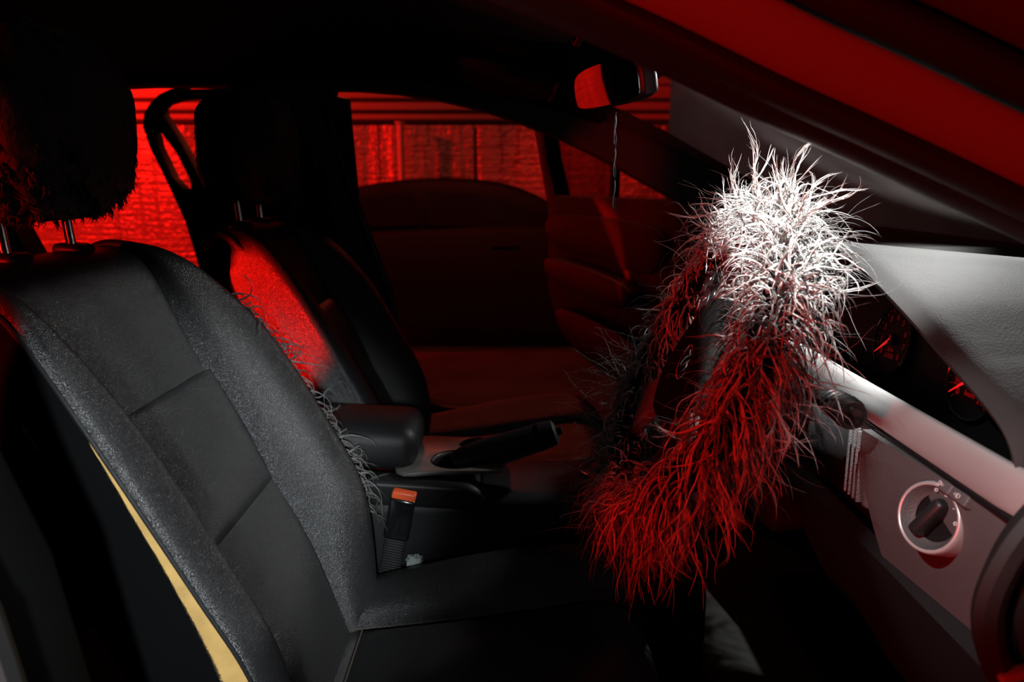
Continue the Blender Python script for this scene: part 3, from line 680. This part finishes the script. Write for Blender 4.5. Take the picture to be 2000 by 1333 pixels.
# ------------------------------------------------------------------ steering column, stalk, wheel
sc_ = thing('steering_column', 'black steering column shroud with an indicator stalk behind the wheel', 'steering column', (.40, .965, .62))
WC = Vector((.235, .965, .745)); TL = R(26)
U = Vector((math.sin(TL), 0, math.cos(TL))); A = Vector((0, 1, 0)); N = Vector((-math.cos(TL), 0, math.sin(TL)))
obj('shroud', tube([WC - N*.045, WC - N*.07, WC - N*.12, WC - N*.21, WC - N*.26], [.035, .058, .062, .060, .05], 20), 'plastic', sc_)
skp = [Vector((.345, .915, .735)), Vector((.352, .875, .737)), Vector((.357, .835, .738)), Vector((.36, .80, .737)), Vector((.361, .785, .736)), Vector((.361, .779, .736))]
sk = obj('indicator_stalk', tube(skp, [.010, .011, .0125, .0165, .0175, .015], 20), 'plastic', sc_)
for k in range(4): obj('stalk_ring', lathe([(.0150, -.0016), (.0162 + .0004*k, 0), (.0150, .0016)], (.3585 + .0005*k, .822 - .009*k, .7375), (0, 1, 0), 20), 'plastic', sk)
obj('stalk_cap', lathe([(.0, .003), (.0095, .0022), (.0105, 0)], (.361, .779, .736), (0, -1, 0), 20), 'plastic_gloss', sk)
obj('wiper_stalk', tube([(.345, 1.01, .735), (.352, 1.08, .745), (.358, 1.15, .75)], [.009, .011, .012], 12), 'plastic', sc_)
boot = obj('stalk_boot', tube([Vector((.345, .918, .735)), Vector((.348, .90, .736)), Vector((.351, .885, .737))], [.022, .018, .013], 16), 'leather_flat', sc_)

sw = thing('steering_wheel', 'black three-spoke steering wheel with oval emblem, turned to one side', 'steering wheel', WC - U*.19)
S1 = (A*.64 + U*.77).normalized(); S3 = (A*.77 - U*.64).normalized()     # button spoke, lower spoke
S1p = N.cross(S1)
RR = .188
obj('rim', tube([WC + (U*math.cos(6.2832*i/72) + A*math.sin(6.2832*i/72))*RR for i in range(72)], .0145, 12, closed=True), 'leather_flat', sw)
def wp(a, b, n): return WC + S1*a + S3*b + N*n          # wheel-plane coordinates in the turned wheel's own axes
def pad_plate(loop, n0, th, bev): return plate(loop, [], th, lambda a, b, d: tuple(wp(a, b, n0 + d)), bev)
# hub: a = along button spoke, b = towards the lower spoke
hub = smooth_loop([(-.085, -.045), (-.05, -.062), (0, -.066), (.05, -.062), (.085, -.045), (.092, -.005), (.07, .045), (.035, .085), (0, .092), (-.035, .085), (-.07, .045), (-.092, -.005)], 4)
hb = obj('airbag_cover', pad_plate(hub, -.03, .042, .010), 'hub_black', sw, 60)
sp1 = smooth_loop([(.07, -.035), (.12, -.038), (.178, -.045), (.185, 0), (.178, .035), (.12, .028), (.07, .04)], 4)
s1 = obj('spoke', pad_plate(sp1, -.012, .018, .005), 'silver_dull', sw, 60)
s2 = obj('spoke', pad_plate([(-a, b) for a, b in sp1], -.012, .018, .005), 'silver_dull', sw, 60)
s3 = obj('spoke', pad_plate(smooth_loop([(-.035, .07), (-.03, .12), (-.045, .18), (0, .187), (.045, .18), (.03, .12), (.035, .07)], 4), -.012, .018, .005), 'silver_dull', sw, 60)
bp_ = obj('button_pad', pad_plate(smooth_loop([(.088, -.022), (.125, -.026), (.150, -.022), (.155, .0), (.148, .02), (.12, .022), (.09, .022)], 4), .004, .007, .003), 'plastic_gloss', s1, 60)
for a, b, s in ((.100, -.008, '|'), (.100, .010, 'MODE'), (.135, -.008, '+'), (.135, .010, '-')):
    bt = obj('button', pad_plate(smooth_loop([(a - .011, b - .0075), (a + .011, b - .0075), (a + .011, b + .0075), (a - .011, b + .0075)], 3), .0085, .004, .001), 'plastic', s1, 60)
    text('button_print', s, .0058 if len(s) > 1 else .009, wp(a, b, .0129), -S1, -S3, 'white_print', s1)
bp2 = obj('button_pad', pad_plate(smooth_loop([(-.088, -.022), (-.125, -.026), (-.150, -.022), (-.155, .0), (-.148, .02), (-.12, .022), (-.09, .022)], 4), .004, .007, .003), 'plastic_gloss', s2, 60)
em = obj('emblem', tube([wp(.0245*math.cos(6.2832*i/48), .0195*math.sin(6.2832*i/48), .0128) for i in range(48)], .0013, 8, closed=True), 'chrome', sw)
for k in (-1, 1):
    obj('emblem_bar', tube([wp(k*.004, -.0185, .0128), wp(k*.0055, -.004, .0140), wp(k*.0035, .006, .014), wp(k*.0008, .014, .0128)], [.0011, .0016, .0014, .0008], 6), 'chrome', em)
    obj('emblem_wing', tube([wp(k*.0055, -.010, .0128), wp(k*.013, -.010, .0135), wp(k*.0155, -.002, .0135), wp(k*.011, .009, .0128)], [.0008, .0013, .0012, .0007], 6), 'chrome', em)
# shaggy cover round the rim
cv = thing('steering_wheel_cover', 'shaggy long-haired grey fur cover pulled over the steering wheel rim', 'wheel cover', WC - U*.20)
obj('cover_sleeve', tube([WC + (U*math.cos(6.2832*i/72) + A*math.sin(6.2832*i/72))*RR for i in range(72)], [.021 + .003*math.sin(i*1.7) for i in range(72)], 12, closed=True), 'side_cloth', cv)
f = Fur(77); q = random.Random(77)
def rim_pt(phi, psi, r=.021):
    er = U*math.cos(phi) + A*math.sin(phi); nn = er*math.cos(psi) + N*math.sin(psi)
    return WC + er*RR + nn*r, er, nn
def tone():
    t = q.choice((.10, .22, .38, .5, .6)); return (t, t*.97, t*.94)
# phi: 0 top, +90 deg = far side, -90 deg = near side, 180 bottom
for lo, hi, n, L0, L1, g0, g1, stf, upb, inn in ((-55, 46, 1000, .045, .092, .4, 1.4, .2, .30, .55), (-100, -45, 460, .06, .115, 1.2, 2.4, .05, .05, .45), (-150, -100, 240, .07, .125, 1.6, 2.6, .0, 0, .6),
                                   (40, 125, 640, .035, .070, 1.2, 2.4, .05, 0, .8), (120, 212, 460, .05, .115, 1.4, 2.6, .0, 0, .35)):
    for i in range(n):
        phi = R(q.uniform(lo, hi)); psi = q.uniform(0, 6.2832); p, er, nn = rim_pt(phi, psi)
        inn_ = .18 if R(12) < phi < R(70) else inn            # the upper spoke stays in view
        k = inn_ + (1 - inn_)*min(1, max(0, .55 + nn.dot(er)))       # shorter on the side that faces the hub
        d = nn + Vector((q.uniform(-.45, .45), q.uniform(-.5, .5), q.uniform(-.25, .35) + upb))
        f.lock(p, d, q.uniform(L0, L1)*k, q.choice((3, 4, 4, 5)), q.uniform(.0010, .0018), q.uniform(.0005, .0008), q.uniform(g0, g1), tone(), 14, q.uniform(.4, 1.05), stf, 1.3)
for i in range(46):                                    # tall upright tufts on the crown
    phi = R(q.uniform(-36, 34)); p, er, nn = rim_pt(phi, q.uniform(-.9, .9))
    d = Vector((q.uniform(-.75, .75), q.uniform(-.9, .6), 1.0))
    f.lock(p, d, q.uniform(.09, .17) if i % 3 == 0 else q.uniform(.07, .12), q.choice((4, 5, 6)), .0019, .0008, q.uniform(-.25, .25), (.6, .58, .56), 15, .5, .5, 2.2)
for i in range(1500):                                  # fly-away single hairs
    phi = R(q.choice((q.uniform(-100, 40), q.uniform(100, 220), q.uniform(-180, 180)))); p, er, nn = rim_pt(phi, q.uniform(-1.9, 1.9))
    tt = q.uniform(.15, .55); f.lock(p, nn + Vector((q.uniform(-.6, .6), q.uniform(-.6, .6), q.uniform(-.3, .5))), q.uniform(.04, .12), 1, .0005, .00020, q.uniform(.1, 1.4), (tt, tt, tt), 10, .9, .2)
f.build('fur_locks', 'fur', cv)

# ------------------------------------------------------------------ centre console, levers, buckle
cc = thing('centre_console', 'dark centre console with padded armrest and cup holders between the seats', 'console', (-.05, 1.33, .05))
obj('console_body', rbox((-.02, 1.33, .26), (.74, .20, .38), .03), 'plastic', cc)
def railp(u, v):
    X = -.36 + .315*u; z = .488 - .02*u; a = v*6
    P = [(1.262, .004), (1.236, .004), (1.226, -.002), (1.224, -.012), (1.228, -.040), (1.236, -.044), (1.262, -.044)]
    y, dz = cr(P, a); return (X + .022*max(0, -dz)*10*u*.25, y, z + dz - .018*max(0, (u - .88)/.12)**2)
obj('side_rail', thick(grid(railp, 22, 26), .004), 'plastic', cc)
ar = [(-.40, .10), (-.33, .098), (-.25, .095), (-.20, .088), (-.175, .07), (-.165, .045)]
obj('armrest', rbox((-.30, 1.335, .528), (.27, .165, .082), .032, Matrix.Rotation(R(3), 3, 'Y'), 5), 'leather_flat', cc)
tr = obj('cup_tray', plate(smooth_loop([(-.20, 1.25), (-.12, 1.246), (-.03, 1.25), (-.012, 1.28), (-.012, 1.40), (-.03, 1.42), (-.1, 1.425), (-.20, 1.42)], 4), [[(-.098 + .044*math.cos(6.2832*k/32), 1.30 + .044*math.sin(6.2832*k/32)) for k in range(32)], [(-.065 + .034*math.cos(6.2832*k/32), 1.383 + .030*math.sin(6.2832*k/32)) for k in range(32)]], .008, lambda a, b, d: (a, b, .484 + d), .002), 'silver_dull', cc, 50)
for cx, cy, r_ in ((-.098, 1.30, .044), (-.065, 1.383, .030)):
    obj('cup_holder', lathe([(r_ + .001, .008), (r_, .0), (r_*.95, -.06), (0, -.06)], (cx, cy, .486), (0, 0, 1), 32), 'plastic', cc)
hbk = thing('handbrake_lever', 'black handbrake lever raised beside the cup holders', 'handbrake', (-.09, 1.315, .47))
obj('grip', tube([(-.10, 1.30, .478), (-.085, 1.30, .487), (-.04, 1.30, .505), (.02, 1.30, .524), (.06, 1.30, .538), (.075, 1.30, .543), (.079, 1.30, .5445)], [.024, .028, .0275, .026, .0245, .0225, .015], 18), 'leather_flat', hbk)
obj('grip_collar', tube([(.046, 1.30, .533), (.052, 1.30, .535)], .0258, 18), 'plastic_gloss', hbk)
obj('release_button', tube([(.078, 1.30, .544), (.088, 1.30, .5475)], .0075, 12), 'plastic', hbk)
obj('lever_boot', tube([(-.115, 1.30, .455), (-.10, 1.30, .475), (-.085, 1.30, .487)], [.034, .029, .024], 14), 'side_cloth', hbk)
gl = thing('gear_lever', 'black gear lever with chrome ring and leather boot ahead of the handbrake', 'gear lever', (.17, 1.335, .42))
obj('boot', tube([(.17, 1.345, .42), (.175, 1.345, .44), (.183, 1.345, .465), (.188, 1.345, .48)], [.05, .042, .022, .012], 16), 'leather_flat', gl)
obj('stick', tube([(.188, 1.345, .47), (.20, 1.345, .51)], .007, 10), 'chrome', gl)
obj('knob', grid_blob((.205, 1.345, .528), (.022, .022, .026), 0, 1, 24, 16, .85), 'plastic_gloss', gl)
obj('chrome_ring', tube([(.172 + .046*math.cos(6.2832*k/40), 1.345 + .046*math.sin(6.2832*k/40), .456) for k in range(40)], .0025, 8, closed=True), 'chrome', gl)
bk = thing('belt_buckle', 'black seat belt buckle with orange release button on a ribbed stalk', 'belt buckle', (-.215, 1.205, .28))
bR = Matrix.Rotation(R(12), 3, 'Y')
ax = bR @ Vector((0, 0, 1)); b0 = Vector((-.212, 1.205, .315))
obj('buckle_housing', rbox(b0 + ax*.112, (.043, .024, .075), .005, bR), 'plastic_gloss', bk)
obj('release_button', rbox(b0 + ax*.1545 + Vector((0, -.002, 0)), (.040, .019, .0135), .003, bR), 'orange', bk)
slv = obj('stalk_sleeve', rbox(b0 + ax*.035, (.034, .012, .085), .004, bR), 'plastic', bk)
for k in range(17): obj('rib', rbox(b0 + ax*(-.003 + .0047*k), (.037, .016, .0024), .0009, bR, 2), 'plastic', slv)
obj('anchor', rbox((-.232, 1.20, .295), (.05, .02, .05), .006, bR), 'plastic', bk)
rgt = random.Random(4)
tv = [ (p[0] + rgt.uniform(-.002, .002), p[1] + rgt.uniform(-.002, .002), p[2] + rgt.uniform(-.002, .002)) for p in grid_blob((0, 0, 0), (.013, .010, .011), .1, 6, 20, 12)[0]]
tg = grid_blob((0, 0, 0), (.013, .010, .011), .1, 6, 20, 12)[1]
tag(obj('crumpled_tissue', ([(v[0] - .168, v[1] + 1.215, v[2] + .338) for v in tv], tg), 'tissue'), 'small crumpled pale paper tissue wedged beside the seat cushion', 'tissue')

# ------------------------------------------------------------------ rear-view mirror and hanging cord
mr = thing('rearview_mirror', 'black rear-view mirror reflecting red light, under the windscreen header', 'mirror', (.16, 1.305, 1.09))
mn = Vector((-.92, -.365, -.20)).normalized(); mh = Vector((.385, -.92, 0)).normalized(); mv = mn.cross(mh).normalized(); mv = mv if mv.z > 0 else -mv
mc = Vector((.150, 1.305, 1.132))
to_m = lambda a, b, d: tuple(mc + mh*a + mv*b - mn*d)
sh = smooth_loop([(-.108, -.020), (-.104, .018), (-.07, .033), (.0, .038), (.07, .036), (.104, .026), (.110, -.012), (.095, -.030), (.0, -.036), (-.09, -.034)], 4)
obj('housing', plate(sh, [], .030, lambda a, b, d: to_m(a, b, d + .001), .007), 'plastic', mr, 60)
obj('mirror_glass', plate([(a*.94, b*.88) for a, b in sh], [], .002, lambda a, b, d: to_m(a, b, d - .001)), 'mirror', mr)
obj('stem', tube([mc - mn*.03, mc - mn*.05 + Vector((.01, 0, .03)), (.235, 1.32, 1.19)], [.010, .009, .012], 12), 'plastic', mr)
hc = thing('hanging_cord', 'thin twisted white cord hanging from the rear-view mirror', 'cord', (.166, 1.285, .93))
pts = lambda ph, a: [(.166 + a*math.sin(ph + 19*k/30) + .002*k/30, 1.285 + a*math.cos(ph + 19*k/30), 1.088 - .155*k/30) for k in range(31)]
obj('strand', tube(pts(0, .0016), .0009, 6), 'cord', hc)
obj('strand', tube(pts(2.6, .0018), .0013, 6), 'cord_dark', hc)
